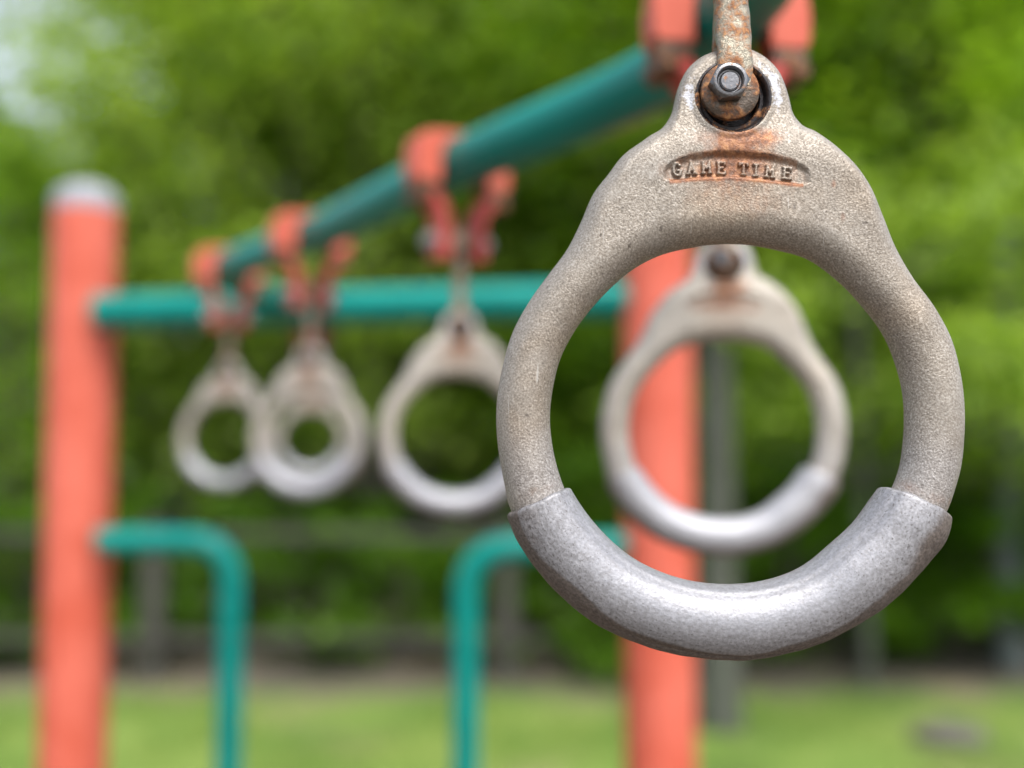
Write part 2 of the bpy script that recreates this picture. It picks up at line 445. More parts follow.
    gr = .95 * np.exp(-((rr - 38) / 2.6) ** 2) * np.exp(-((ang - 20) / 38) ** 2) + .75 * np.exp(-((tl - 1.5) / 2.0) ** 2) * inrec  # dirt at the eye rim, plus the recess's top-edge shadow painted dark
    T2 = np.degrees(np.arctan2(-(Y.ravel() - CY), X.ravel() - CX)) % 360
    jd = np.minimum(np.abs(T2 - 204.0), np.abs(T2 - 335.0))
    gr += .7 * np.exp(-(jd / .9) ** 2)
    add_attr(me, 'grime_shade', np.clip(gr, 0, 1))
    cl = sstep((y - 400) / 80) * .8
    hw_ = np.abs(D).ravel(); rad_ = np.hypot(X.ravel() - CX, Y.ravel() - CY)
    ro_ = np.repeat(ro, X.shape[1]); eg = np.exp(-(((ro_ - rad_) - 5) / 7) ** 2) * (hw_ > 1)
    add_attr(me, 'edge', eg)
    add_attr(me, 'clean', cl)
    return me
def ldv(x, y): return letters(x, y)

def build_grip():
    a0, a1 = 204.3, 335.2
    th = np.linspace(a0, a1, 330)
    ri = interp(polar(GIN), th); ro = interp(polar(GOUT), th)
    # end bevel
    e = np.minimum(th - a0, a1 - th) * 4.0      # px along the tube
    bev = 3.4 * (1 - np.sqrt(np.clip(1 - (1 - np.clip(e / 4.5, 0, 1)) ** 2, 0, 1)))
    wv = .5 * np.sin(th * .35) + .3 * np.sin(th * .9 + 1)
    rows_i = ri + bev; rows_o = ro - bev + wv * .5
    T = np.radians(th); NS = 200
    ph = np.linspace(0, 2 * np.pi, NS, endpoint=False)   # 0 = outer side, 90 = viewer side, 180 = inner side
    c = (rows_i + rows_o) / 2; hw = (rows_o - rows_i) / 2
    dp = np.degrees(ph)
    # hand-worn facets, a parting seam near the underside
    rad = 1 + .012 * np.cos(2 * ph) + .010 * np.exp(-((dp - 150) / 5) ** 2) - .008 * np.exp(-((dp - 141) / 5) ** 2) + .008 * np.exp(-((dp - 128) / 6) ** 2)
    lump = np.exp(-((dp[None, :] - (28 + 9 * np.sin(np.radians((th - a0) * 2.2)))[:, None]) / 5.5) ** 2)
    seamamt = np.exp(-((th - 272) / 34) ** 2)
    rad2 = rad[None, :] - .045 * lump * seamamt[:, None]
    rr = c[:, None] + hw[:, None] * np.cos(ph)[None, :] * rad2
    dd = (hw * .98)[:, None] * np.sin(ph)[None, :] * rad2
    near = sstep(1 - e / 26)[:, None]
    sg = np.where(th < 270, -1, 1)[:, None]
    TT = T[:, None] + np.radians(near * sg * (.55 * np.sin(ph)[None, :] + .16 * np.sin(3 * ph + 1)[None, :] + .12 * np.sin(7 * ph)[None, :]))
    X = CX + rr * np.cos(TT); Y = CY - rr * np.sin(TT)
    # close the ends towards the inner tube
    def endrow(k):
        cc = c[k]; q = cc + (hw[k] - 9) * np.cos(ph)
        return CX + q * math.cos(T[k]), CY - q * math.sin(T[k]), (hw[k] - 9) * np.sin(ph)
    xa, ya, da = endrow(0); xb, yb, db = endrow(-1)
    X = np.vstack([xa, X, xb]); Y = np.vstack([ya, Y, yb]); D = np.vstack([da, dd, db])
    n = X.shape[0]
    lx, ly, lz = plane(X.ravel(), Y.ravel(), D.ravel())
    i = np.arange(n - 1)[:, None]; j = np.arange(NS)[None, :]; j2 = (j + 1) % NS
    q = np.stack([i * NS + j, (i + 1) * NS + j, (i + 1) * NS + j2, i * NS + j2], -1).reshape(-1, 4)
    me = np_mesh('grip', np.stack([lx, ly, lz], 1), q)
    TH = np.concatenate([[a0], th, [a1]])[:, None] + 0 * X; PH = dp[None, :] + 0 * X
    mid = np.exp(-((TH - 268) / 48) ** 2)
    worn = np.exp(-((PH - 150) / 75) ** 2) * (.35 + .75 * mid) + .25 * mid
    add_attr(me, 'along', (TH * 4.0).ravel()); add_attr(me, 'around', (np.abs(PH - 180) * .62).ravel())
    add_attr(me, 'worn', np.clip(worn, 0, 1).ravel())
    wav = 7 * np.sin(np.radians(TH * 5)) + 4 * np.sin(np.radians(TH * 13))
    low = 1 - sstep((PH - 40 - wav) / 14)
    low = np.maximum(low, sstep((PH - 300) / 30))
    gr = low * .9 + .50 * (1 - sstep((PH - 50) / 60)) * (1 - .75 * mid) + .8 * lump_pad(lump, X.shape) * np.concatenate([[0], seamamt, [0]])[:, None] * .6  # brown edge band and seam dirt, plus shading painted onto the lower side
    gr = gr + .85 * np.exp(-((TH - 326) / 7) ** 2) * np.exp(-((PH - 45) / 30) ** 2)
    add_attr(me, 'grime_shade', np.clip(gr, 0, 1).ravel())
    return me
def lump_pad(l, shape):
    z = np.zeros((1, l.shape[1])); return np.vstack([z, l, z])

def ring_thing():
    root = empty('trapeze_ring', O)
    body = link('ring_frame', build_ring_body(), M['cast'], root)
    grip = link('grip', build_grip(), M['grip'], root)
    grip.data.set_sharp_from_angle(angle=R(50))
    # bushing collar sitting in the eye
    x, _, z = plane(EX, EY)
    bm = bmesh.new()
    lathe(bm, [(r * S, -d * S) for r, d in ((27.5, -19), (27.5, 12), (28.5, 13.5), (31.5, 13), (32.5, 16.5), (34, 20), (36.2, 21.3), (38.2, 20.6), (39.0, 18.5), (37, 12), (36.5, -12), (38, -19), (27.5, -19))], 96, 'Y', (x, 0, z))
    obj('bushing', bm, M['bush'], root, sharp=45)
    return root

def hex_poly(r, rot=0.0): return [(r * math.cos(R(60 * k + rot)), r * math.sin(R(60 * k + rot))) for k in range(6)]

def rod_thing():
    """hanger: flat-sided rod with forged eyes in front of and behind the ring's plate, bolt and hex nut"""
    x0, _, z0 = plane(725, 99.5)
    root = empty('hanger_rod', (O.x + x0, O.y, O.z + z0))
    top = .217 * U + .004
    # front cheek
    bm = bmesh.new()
    def cheek(yc, sgn):
        prof = [(0, 15), (20, 14.2), (26, 12), (28.6, 8), (29.2, 3), (28.8, -3), (27, -5)]
        lathe(bm, [(r * S, yc * S + sgn * h * S) for r, h in [(0, 6)] + [(20, 6), (26, 5), (28.6, 3), (29.2, 0), (28.8, -4), (27, -6), (0, -6)]], 72, 'Y')
    cheek(-24, -1)
    obj('eye', bm, M['boss'], root)
    bm = bmesh.new(); cheek(26, 1)
    obj('eye', bm, M['boss'], root)
    # rod: front strap rising from the eye, blending to a round rod
    def strap(y_from, sgn):
        b2 = bmesh.new(); n = 48; seg = 40; rows = []
        for i in range(n + 1):
            t = i / n
            z = (10 + t * (600 - 10)) * S * (top / (600 * S))
            zp = z / S
            k = float(sstep(np.array((zp - 20) / 90)))
            yc = y_from * (1 - k) + sgn * 0.0 * k
            hx = (17.6 if sgn < 0 else 13.5 + 3 * k) + .5 * math.sin(zp * .11) + .4 * math.sin(zp * .23 + 1); hy = 6.5 * (1 - k) + 17 * k
            row = []
            for q in range(seg):
                a = 2 * math.pi * q / seg
                e = .72
                ca, sa = math.cos(a), math.sin(a)
                X = hx * math.copysign(abs(ca) ** e, ca); Y = hy * math.copysign(abs(sa) ** e, sa)
                row.append(b2.verts.new(((X + 4.5 + 3 * min(1, zp / 120)) * S, (yc + Y) * S, z)))
            rows.append(row)
        for i in range(n):
            for q in range(seg):
                b2.faces.new((rows[i][q], rows[i][(q + 1) % seg], rows[i + 1][(q + 1) % seg], rows[i + 1][q]))
        b2.faces.new(rows[0]); b2.faces.new(rows[-1])
        return b2
    obj('rod', strap(-25, -1), M['rod'], root, sharp=60)
    obj('rod', strap(27, 1), M['rod'], root, sharp=60)
    # top eye of the rod, turned across
    bm = bmesh.new(); lathe(bm, [(0, -.010), (.0125, -.010), (.0142, -.007), (.0142, .007), (.0125, .010), (0, .010)], 32, 'X', (0, 0, top + .004))
    obj('top_eye', bm, M['rod'], root)
    # nut: hexagon with chamfered face and recessed bolt end
    zc = 5 * S; xc = -3.5 * S
    bm = bmesh.new(); hx = hex_poly(19.6, 4)
    def hring(scale, d): return [bm.verts.new((p[0] * scale * S, -d * S, p[1] * scale * S + zc)) for p in hx]
    def cring(r, d, n=48): return [bm.verts.new((r * math.cos(2 * math.pi * k / n) * S, -d * S, r * math.sin(2 * math.pi * k / n) * S + zc)) for k in range(n)]
    # subdivide hexagon outline so a round chamfer can meet it
    N = 96
    def hexr(a):
        a = (math.degrees(a) - 4) % 60 - 30
        return 19.6 * math.cos(R(30)) / math.cos(R(a))
    def row(fn, d): return [bm.verts.new((xc + fn(2 * math.pi * k / N) * math.cos(2 * math.pi * k / N) * S, -d(2 * math.pi * k / N) * S, fn(2 * math.pi * k / N) * math.sin(2 * math.pi * k / N) * S + zc)) for k in range(N)]
    rows = [row(hexr, lambda a: 28), row(hexr, lambda a: 43.5 - (hexr(a) - 17.0) * 1.1),
            row(lambda a: min(hexr(a), 16.8), lambda a: 44.3), row(lambda a: 16.0, lambda a: 44.8), row(lambda a: 13.6, lambda a: 45.0), row(lambda a: 12.4, lambda a: 43.0), row(lambda a: 11.4, lambda a: 39.5), row(lambda a: 9.0, lambda a: 39)]
    for i in range(len(rows) - 1):
        for k in range(N): bm.faces.new((rows[i][k], rows[i][(k + 1) % N], rows[i + 1][(k + 1) % N], rows[i + 1][k]))
    obj('nut', bm, M['nut'], root, sharp=28)
    bm = bmesh.new(); lathe(bm, [(0, -42.2 * S), (8.6 * S, -42.0 * S), (9.8 * S, -40.8 * S), (10 * S, -38 * S), (10 * S, 44 * S), (0, 44 * S)], 48, 'Y', (xc, 0, zc))
    obj('bolt', bm, M['nut'], root, sharp=40)
    bm = bmesh.new(); prism(bm, [(p[0] * S, p[1] * S + zc) for p in hex_poly(21, 10)], 33 * S, 46 * S)
    obj('bolt_head', bm, M['nut'], root, bevel=.0004)
    return root, top

def copy_tree(o, parent=None):
    kids = [c for c in bpy.data.objects if c.parent == o]
    c = o.copy(); C.objects.link(c); c.parent = parent
    for k in kids: copy_tree(k, c)
    return c

# positions along the course: (pixel x of ring, Z)
RZ = [(728, 1.0), (722, 1.92), (457, 2.97), (308, 4.0), (226, 4.72), (311, 6.1)]
YAW = [0, -4, 7, -5, -8, 10]
ring0 = ring_thing(); rod0, rod_top = rod_thing()
rings, rods = [ring0], [rod0]
rod_off = rod0.location - ring0.location
for i, (px, Z) in enumerate(RZ):
    if i == 0: continue
    r = copy_tree(ring0); h = copy_tree(rod0)
    y = 445 + (415 - 445) / Z
    p = pt(px, y, Z); p.z = O.z
    r.location = p; r.rotation_euler = (0, 0, R(YAW[i]))
    h.location = p + Matrix.Rotation(R(YAW[i]), 3, 'Z') @ rod_off
    h.rotation_euler = (0, 0, R(YAW[i]))
    rings.append(r); rods.append(h)
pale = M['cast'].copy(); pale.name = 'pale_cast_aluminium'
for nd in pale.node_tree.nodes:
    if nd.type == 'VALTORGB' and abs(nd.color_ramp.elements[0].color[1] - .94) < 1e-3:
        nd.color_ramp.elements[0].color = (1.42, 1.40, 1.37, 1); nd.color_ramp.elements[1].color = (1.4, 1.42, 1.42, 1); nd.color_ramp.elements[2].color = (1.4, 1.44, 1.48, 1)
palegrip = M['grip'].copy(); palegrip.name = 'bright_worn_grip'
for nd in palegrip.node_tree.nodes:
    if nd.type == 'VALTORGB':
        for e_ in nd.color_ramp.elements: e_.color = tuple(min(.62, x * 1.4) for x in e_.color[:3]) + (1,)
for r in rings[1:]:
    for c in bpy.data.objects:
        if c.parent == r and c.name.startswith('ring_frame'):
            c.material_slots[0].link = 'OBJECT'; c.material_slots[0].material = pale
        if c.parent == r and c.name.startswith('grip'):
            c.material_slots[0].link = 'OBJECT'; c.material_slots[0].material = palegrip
lab = ["large aluminium ring in sharp focus with raised lettering and rust stained top",
       "blurred ring seen through the nearest ring's hole, before the right coral post",
       "blurred pale ring just left of the nearest ring, its top over the teal crossbar",
       "blurred pale ring fourth along the rail, its outline overlapping a smaller ring behind it",
       "blurred pale ring hanging leftmost, below the far bend of the teal rail",
       "small farthest ring seen through the hole of the fourth ring"]
rlab = ["weathered rusty hanger rod with hex nut holding the sharp nearest ring",
        "hanger rod mostly hidden behind the nearest ring's eye, holding the second ring",
        "hanger rod between two coral clamp arms above the ring left of the nearest one",
        "hanger rod above the fourth ring, in front of the teal crossbar",
        "hanger rod above the leftmost ring, at the far bend of the rail",
        "hanger rod of the small farthest ring, mostly hidden behind the fourth ring's hanger"]
for r, h, l, l2 in zip(rings, rods, lab, rlab):
    tag(r, l, 'trapeze ring', 'trapeze rings hanging along the overhead rail')
    tag(h, l2, 'hanger rod', 'hanger rods holding the trapeze rings')

# ------------------------------------------------------------------ overhead rail with clamps
PIV = O.z + (rod0.location.z - O.z) + rod_top + .004       # height of the clamp pivots
RAIL_R = .072 * U
RAIL_Z = CAM_H + 842 / F * U
rail_pts = []
def rp(X, Z): return Vector((X * U, Z * U, RAIL_Z))
centres = [rings[i].location for i in range(6)]
path = [rp(-1.9, -2.3), rp(-1.25, -1.2), rp(-.45, -.1), rp(.215, 1.0), rp(.405, 1.6), Vector((.405 * U, 1.93 * U, RAIL_Z)), rp(.292, 2.30),
        rp((457 - 512) / F * 2.97, 2.97), rp((308 - 512) / F * 4.0, 4.0), rp((226 - 512) / F * 4.72, 4.72),
        rp(-1.38, 5.15), rp(-1.34, 5.6), rp((311 - 512) / F * 6.1, 6.1), rp(-1.05, 6.16)]
curve = catmull(path, 20)
rail = tag(empty('overhead_rail', (0, 0, RAIL_Z)), "winding teal overhead pipe rail with coral clamps that carries the rings", 'overhead rail')
bm = bmesh.new(); tube(bm, [c - Vector((0, 0, RAIL_Z)) for c in curve], RAIL_R, 40)
obj('rail_pipe', bm, M['teal'], rail)

def make_clamp():
    """local: X across the rail, Y along it, origin on the rail axis"""
    r = RAIL_R / U + .001; t = .022; L = .085
    root = None
    prof_o, prof_i = [], []
    for k in range(25):
        a = math.pi * k / 24
        prof_o.append((math.cos(a) * (r + t), math.sin(a) * (r + t))); prof_i.append((math.cos(a) * r, math.sin(a) * r))
    zl = -.068; e = .152
    poly = [(e - .012, zl), (e, zl + .012), (e + .002, .0), (e - .006, .055), (.120, .074), (.055, .084), (0, .086), (-.055, .084), (-.120, .074), (-e + .006, .055), (-e - .002, .0), (-e, zl + .012), (-e + .012, zl), (-r, zl)] + prof_i[::-1] + [(r, zl)]
    L = .042
    bm = bmesh.new(); prism(bm, [(x * U, z * U) for x, z in poly], -L * U, L * U)
    root = obj('clamp', bm, M['salmon'], None, bevel=.0016)
    for s in (1, -1):
        bm = bmesh.new(); prism(bm, [(x * s * U, z * U) for x, z in ((.078, -.0695), (.148, -.0695), (.142, -.096), (.084, -.096))], -.040 * U, .040 * U)  # added dark rusty plates that stand in for the clamp's shaded, rusty underside
        obj('clamp_shade_plate', bm, M['darkbolt'], root, bevel=.0008)
        c = [(.135, -.086), (.112, -.096), (.088, -.112), (.068, -.135), (.058, -.165), (.055, -.20), (.056, -.235), (.060, -.285)]
        th = [.012, .017, .021, .022, .020, .019, .020, .022]
        outer, inner = [], []
        for i, (x, z) in enumerate(c):
            x2, z2 = c[min(i + 1, len(c) - 1)]; x1, z1 = c[max(i - 1, 0)]
            d = Vector((x2 - x1, z2 - z1)).normalized(); n = Vector((-d.y, d.x))
            outer.append((x + n.x * th[i], z + n.y * th[i])); inner.append((x - n.x * th[i], z - n.y * th[i]))
        pl = [(x * s * U, z * U) for x, z in outer + inner[::-1]]
        bm = bmesh.new(); prism(bm, pl, -.038 * U, .038 * U)
        obj('arm', bm, M['pinkred'], root, bevel=.0022)
        bm = bmesh.new()
        for yy in (-.028, .028):
            lathe(bm, [(0, -.128 * U), (.018 * U, -.126 * U), (.024 * U, -.120 * U), (.026 * U, -.100 * U), (.010 * U, -.099 * U), (.010 * U, -.060 * U), (0, -.060 * U)], 20, 'Z', (.128 * s * U, yy * U, 0))
        obj('ear_bolts', bm, M['darkbolt'], root)
    bm = bmesh.new()
    pz = PIV - RAIL_Z
    lathe(bm, [(0, -.110 * U), (.018 * U, -.108 * U), (.026 * U, -.100 * U), (.028 * U, -.078 * U), (.013 * U, -.077 * U), (.013 * U, .077 * U), (.028 * U, .078 * U), (.028 * U, .098 * U), (.018 * U, .106 * U), (0, .108 * U)], 24, 'X', (0, 0, pz))
    obj('pivot_bolt', bm, M['zinc'], root)
    return root
def tangent(p):
    i = min(range(len(curve)), key=lambda k: (curve[k] - p).length)
    i = max(1, min(len(curve) - 2, i)); d = curve[i + 1] - curve[i - 1]
    return math.atan2(-d.x, d.y), curve[i]
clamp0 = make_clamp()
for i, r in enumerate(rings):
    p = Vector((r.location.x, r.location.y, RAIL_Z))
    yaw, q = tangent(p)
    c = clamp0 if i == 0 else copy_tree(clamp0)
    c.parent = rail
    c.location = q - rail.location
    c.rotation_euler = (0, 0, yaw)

# ------------------------------------------------------------------ posts, crossbar, hand loops
def post(px, Z, topy, label):
    p = pt(px, 310, Z); zt = pt(px, topy, Z).z
    root = tag(empty('post', (p.x, p.y, 0)), label, 'post', 'coral posts with grey domed caps')
    r = .19 * U
    bm = bmesh.new(); lathe(bm, [(r, -.05), (r, zt)], 64)
    obj('post_tube', bm, M['salmon'], root)
    bm = bmesh.new()
    lathe(bm, [(r * 1.0 - .001, zt - .001), (r * 1.0, zt + .012), (r * 1.0, zt + .020)] + [(r * math.cos(R(a)), zt + .020 + r * .62 * math.sin(R(a))) for a in range(12, 90, 13)] + [(0, zt + .020 + r * .62)], 64)
    obj('post_cap', bm, M['cap'], root)
    return root
post(83.5, 6.2, 212, "coral red steel post with grey domed cap at the left edge")
post(657, 5.7, 196, "coral red post behind the two nearest rings, its top hidden")

A = pt(103, 312, 6.02); B = pt(640, 298.5, 5.70)
A.z = RAIL_Z - .0; B.z = RAIL_Z - .0
A.z = pt(103, 312, 6.02).z; B.z = pt(640, 298.5, 5.70).z
cb = tag(empty('crossbar', (A + B) / 2), "straight teal crossbar pipe bolted across the two coral posts", 'crossbar')
d = (B - A).normalized(); o = cb.location
bm = bmesh.new(); tube(bm, [A - o, B - o], .102 * U, 40)
obj('crossbar_pipe', bm, M['teal'], cb)
for P_, sgn in ((A, 1), (B, -1)):
    bm = bmesh.new(); tube(bm, [P_ - o - d * sgn * .010, P_ - o + d * sgn * .004], .108 * U, 40)
    obj('end_flange', bm, M['teal'], cb, bevel=.002)

def loop(pxs, Z, label):
    P = [pt(x, y, Z) for x, y in pxs]
    base = Vector((P[-1].x, P[-1].y, 0))
    P = P[:-1] + [Vector((P[-1].x, P[-1].y, P[-1].z)), Vector((P[-1].x, P[-1].y, -.05))]
    root = tag(empty('hand_loop', base), label, 'handrail', 'bent teal hand loops on the posts')
    # rounded polyline
    Q = [P[0]]
    a, b_, c_ = P[0], P[1], P[2]
    r = .27 * U; d1 = (a - b_).normalized(); d2 = (c_ - b_).normalized()
    for k in range(17):
        t = k / 16; s1, s2 = b_ + d1 * r, b_ + d2 * r
        Q.append(s1 * (1 - t) ** 2 + b_ * 2 * t * (1 - t) + s2 * t * t)
    Q += P[2:]
    bm = bmesh.new(); tube(bm, [q - base for q in Q], .073 * U, 32)
    obj('loop_pipe', bm, M['teal'], root)
    d1 = (P[1] - P[0]).normalized()
    bm = bmesh.new(); tube(bm, [P[0] - base - d1 * .006, P[0] - base + d1 * .003], .082 * U, 32)
    obj('end_flange', bm, M['teal'], root, bevel=.0015)
loop([(102, 541), (233, 541), (231, 600)], 6.0, "bent teal pipe hand loop running right from the left coral post and down")
loop([(632, 546), (466, 548), (466, 610)], 5.7, "bent teal pipe hand loop seen just left below the nearest ring")

# ------------------------------------------------------------------ ground
def ground_mat():
    m, nt, b, _ = mat("lawn_ground")
    tc = nt.nodes.new('ShaderNodeTexCoord'); sep = nt.nodes.new('ShaderNodeSeparateXYZ'); nt.links.new(tc.outputs['Object'], sep.inputs[0])
    n1 = noise(nt, 1.1, 5, .6); n2 = noise(nt, 14, 5, .7); n3 = noise(nt, 120, 3, .6)
    grass = ramp(nt, n1, [(0.34, (.065, .145, .014)), (0.48, (.130, .225, .028)), (0.60, (.21, .29, .055))])
    grass = mixc(nt, math_(nt, 'MULTIPLY', n3, .6), grass, (.08, .12, .02))
    litter = ramp(nt, n2, [(0.3, (.055, .048, .034)), (0.55, (.11, .095, .072)), (0.75, (.18, .155, .125))])
    edge = math_(nt, 'ADD', sep.outputs[1], math_(nt, 'MULTIPLY', math_(nt, 'SUBTRACT', n1, .5), 1.4))
    f = mrange(nt, edge, 7.3, 7.9)
    col = mixc(nt, f, grass, litter)
    unseen_chips = ramp(nt, noise(nt, 40, 5, .7), [(0.3, (.045, .034, .025)), (0.5, (.10, .08, .062)), (0.7, (.17, .14, .11))])  # unseen wood chips, added so undersides reflect brown; darkened to dim the bounce
    col = mixc(nt, mrange(nt, edge, 4.3, 4.6, 1.0, 0.0), col, unseen_chips)
    bare = mrange(nt, noise(nt, .8, 3, .5, dist=.4),   .54, .64)
    col = mixc(nt, math_(nt, 'MULTIPLY', bare, .6), col, (.24, .19, .12))
    nt.links.new(col, b.inputs['Base Color']); b.inputs['Roughness'].default_value = .95
    nt.links.new(bump(nt, n2, .03, .6), b.inputs['Normal'])
    return m
M['ground'] = ground_mat()
bm = bmesh.new()
nx, ny = 120, 130
xs = [(-1 if i < nx / 2 else 1) * (abs(i - nx / 2) / (nx / 2)) ** 3 * 900 for i in range(nx + 1)]
ys = [(-1 if j < ny / 2 else 1) * (abs(j - ny / 2) / (ny / 2)) ** 3 * 900 + 9 for j in range(ny + 1)]
def hz(x, y):
    b_ = max(0.0, y - 9.5)
    return min(b_ * .10, 2.2) * (1 if y > 9.5 else 0) + (.06 * math.sin(x * .9) * math.sin(y * .7) if y > 9 else 0)
vs = [[bm.verts.new((x, y, hz(x, y))) for x in xs] for y in ys]
for j in range(ny):
    for i in range(nx): bm.faces.new((vs[j][i], vs[j][i + 1], vs[j + 1][i + 1], vs[j + 1][i]))
g = obj('ground', bm, M['ground']); tag(g, kind='structure')

# leaf material
def leaf_mat(name, dark, mid, light, trans=.45):
    m = bpy.data.materials.new(name); m.use_nodes = True; nt = m.node_tree; nt.nodes.clear()
    out = nt.nodes.new('ShaderNodeOutputMaterial')
    n = noise(nt, 1.3, 3, .6); a = attr(nt, 'leafvar')
    v = math_(nt, 'ADD', math_(nt, 'MULTIPLY', n, .6), math_(nt, 'MULTIPLY', a, .4))
    oi = nt.nodes.new('ShaderNodeObjectInfo')
    v = math_(nt, 'ADD', v, math_(nt, 'MULTIPLY', math_(nt, 'SUBTRACT', oi.outputs['Random'], .5), .22))
    col = ramp(nt, v, [(0.25, dark), (0.5, mid), (0.78, light)])
    d = nt.nodes.new('ShaderNodeBsdfPrincipled'); d.inputs['Roughness'].default_value = .5
    t = nt.nodes.new('ShaderNodeBsdfTranslucent')
    nt.links.new(col, d.inputs['Base Color'])
    nt.links.new(mixc(nt, 1.0, col, (1.25, 1.3, .6), 'MULTIPLY'), t.inputs[0])
    mx = nt.nodes.new('ShaderNodeMixShader'); mx.inputs[0].default_value = trans
    nt.links.new(d.outputs[0], mx.inputs[1]); nt.links.new(t.outputs[0], mx.inputs[2]); nt.links.new(mx.outputs[0], out.inputs[0])
    return m
M['leaf'] = leaf_mat("spring_leaves", (.105, .21, .010), (.205, .36, .020), (.36, .50, .06), .5)
M['leafyellow'] = leaf_mat("yellow_green_leaves", (.18, .29, .03), (.28, .41, .05), (.41, .53, .11), .5)
M['leafdark'] = leaf_mat("shade_leaves", (.045, .11, .003), (.085, .20, .004), (.15, .28, .012), .5)
m, nt, b, _ = mat("bark")
n1 = noise(nt, 8, 6, .7)
nt.links.new(ramp(nt, n1, [(0.3, (.07, .06, .045)), (0.6, (.16, .145, .12)), (.75, (.24, .225, .20))]), b.inputs['Base Color']); b.inputs['Roughness'].default_value = .9
nt.links.new(bump(nt, n1, .03), b.inputs['Normal'])
M['bark'] = m
m, nt, b, _ = mat("pale_bark")
n1 = noise(nt, 8, 6, .7)
nt.links.new(ramp(nt, n1, [(0.3, (.05, .055, .04)), (0.6, (.085, .092, .075)), (.75, (.12, .13, .11))]), b.inputs['Base Color']); b.inputs['Roughness'].default_value = .9
nt.links.new(bump(nt, n1, .03), b.inputs['Normal'])
M['palebark'] = m

m = m.copy(); m.name = 'grey_blue_bark'
for nd in m.node_tree.nodes:
    if nd.type == 'VALTORGB':
        for e_ in nd.color_ramp.elements: e_.color = tuple(x * k for x, k in zip(e_.color[:3], (1.9, 2.1, 2.6))) + (1,)
M['bluebark'] = m

def leaves(centres, spread, per, size, seed, name='crown'):
    r = np.random.default_rng(seed)
    c = np.repeat(np.array(centres), per, 0); n = len(c)
    d = r.normal(size=(n, 3)); d /= np.linalg.norm(d, axis=1)[:, None]
    sp_ = np.repeat(np.array(spread), per)[:, None]
    p = c + d * sp_ * (r.random((n, 1)) ** .5) * np.array([1, 1, .55])
    a = r.normal(size=(n, 3)); a[:, 2] *= .5; a /= np.linalg.norm(a, axis=1)[:, None]
    nn = r.normal(size=(n, 3)) * .7 + np.array([0, 0, 1.0]); bvec = np.cross(nn, a); bvec /= np.linalg.norm(bvec, axis=1)[:, None] + 1e-9
    s = size * (.6 + .8 * r.random((n, 1)))
    v = np.stack([p - a * s * .5, p + bvec * s * .32 + a * s * .02, p + a * s * .55, p - bvec * s * .32 + a * s * .02], 1).reshape(-1, 3)
    q = np.arange(4 * n).reshape(-1, 4)
    me = np_mesh(name, v, q)
    add_attr(me, 'leafvar', np.repeat(r.random(n), 4))
    return me

def tree(seed, h, cw, c0, trunk_r, nclump, per, size, leafm, barkm, lean=0.0):
    """trunk with limbs plus a crown of clumps from height c0 to h, half width cw"""
    r = random.Random(seed)
    root = empty('tree')
    bm = bmesh.new()
    tp = [Vector((0, 0, -.2))]; n = 10
    for i in range(1, n + 1):
        z = h * .92 * i / n
        tp.append(Vector((lean * z + r.uniform(-.06, .06) * i / 3, r.uniform(-.06, .06) * i / 3, z)))
    tube(bm, tp, [trunk_r * (1.35 if i == 0 else 1) * (1 - .85 * i / n) + .01 for i in range(n + 1)], 14)
    cl, spd = [], []
    for k in range(nclump):
        z = c0 + (h - c0) * (k + r.random()) / nclump
        f = (z - c0) / (h - c0)
        wmax = cw * (math.sin(math.pi * min(1, .18 + f * .82)) ** .6)
        a = r.uniform(0, 2 * math.pi); rr = wmax * math.sqrt(r.uniform(.05, 1))
        p = Vector((lean * z + math.cos(a) * rr, math.sin(a) * rr, z + r.uniform(-.2, .2)))
        cl.append(tuple(p)); spd.append(cw * r.uniform(.20, .42))
        if k % 3 == 0:
            z0 = max(.6, z - rr * .5 - .3); s0 = Vector((lean * z0, 0, z0))
            mid = (s0 + p) / 2 + Vector((0, 0, -.12 * rr + r.uniform(-.1, .1)))
            tube(bm, [s0, mid, p], [trunk_r * .32, trunk_r * .18, .012], 6)
    obj('trunk', bm, barkm, root)
    link('crown', leaves(cl, spd, per, size, seed), leafm, root, smooth=False)
    return root

tA = tree(11, 11, 2.7, 1.1, .14, 210, 80, .15, M['leaf'], M['bark'])
tB = tree(23, 12, 3.0, 1.5, .15, 210, 75, .15, M['leafyellow'], M['bark'])
tC = tree(37, 9, 2.5, .7, .12, 150, 80, .14, M['leafdark'], M['bark'])
src = [tA, tB, tC]
# (x, y, which, scale, rotation)
spots = [(-2.35, 11.9, 1, .9), (5.3, 11.9, 0, .95), (-.6, 13.4, 1, .95), (-6.6, 12.0, 0, .53), (-5.0, 10.4, 0, .42), (-3.4, 12.5, 1, .95), (-1.6, 11.4, 1, .9), (.2, 12.8, 0, 1.0), (1.6, 11.6, 0, .9), (3.1, 12.4, 0, 1.0), (4.6, 11.2, 0, .9), (6.3, 12.2, 0, 1.0),
         (-4.4, 15.8, 0, 1.0), (-7.8, 16.5, 0, .56), (-1.0, 16.0, 0, 1.1), (2.2, 16.0, 0, 1.15), (5.4, 16.2, 0, 1.2), (8.6, 15.0, 0, 1.2), (-2.8, 19.5, 2, 1.3), (.8, 20, 2, 1.5), (4.0, 20, 2, 1.5), (7.6, 20.5, 2, 1.6), (-7.2, 20.5, 2, .72), (11, 19, 2, 1.5), (-3.6, 17.8, 1, 1.0), (-.2, 18.2, 1, 1.1), (3.0, 18, 0, 1.15), (6.6, 17.6, 0, 1.2), (-5.6, 14.4, 0, .53), (-2.5, 14.2, 0, .9), (.9, 14.4, 1, .95), (-11, 19, 2, .9)]
tl = ["mid green leafy tree of the wood edge behind the playground", "yellow green leafy tree of the wood edge behind the playground", "dark green tree standing deeper in the wood"]
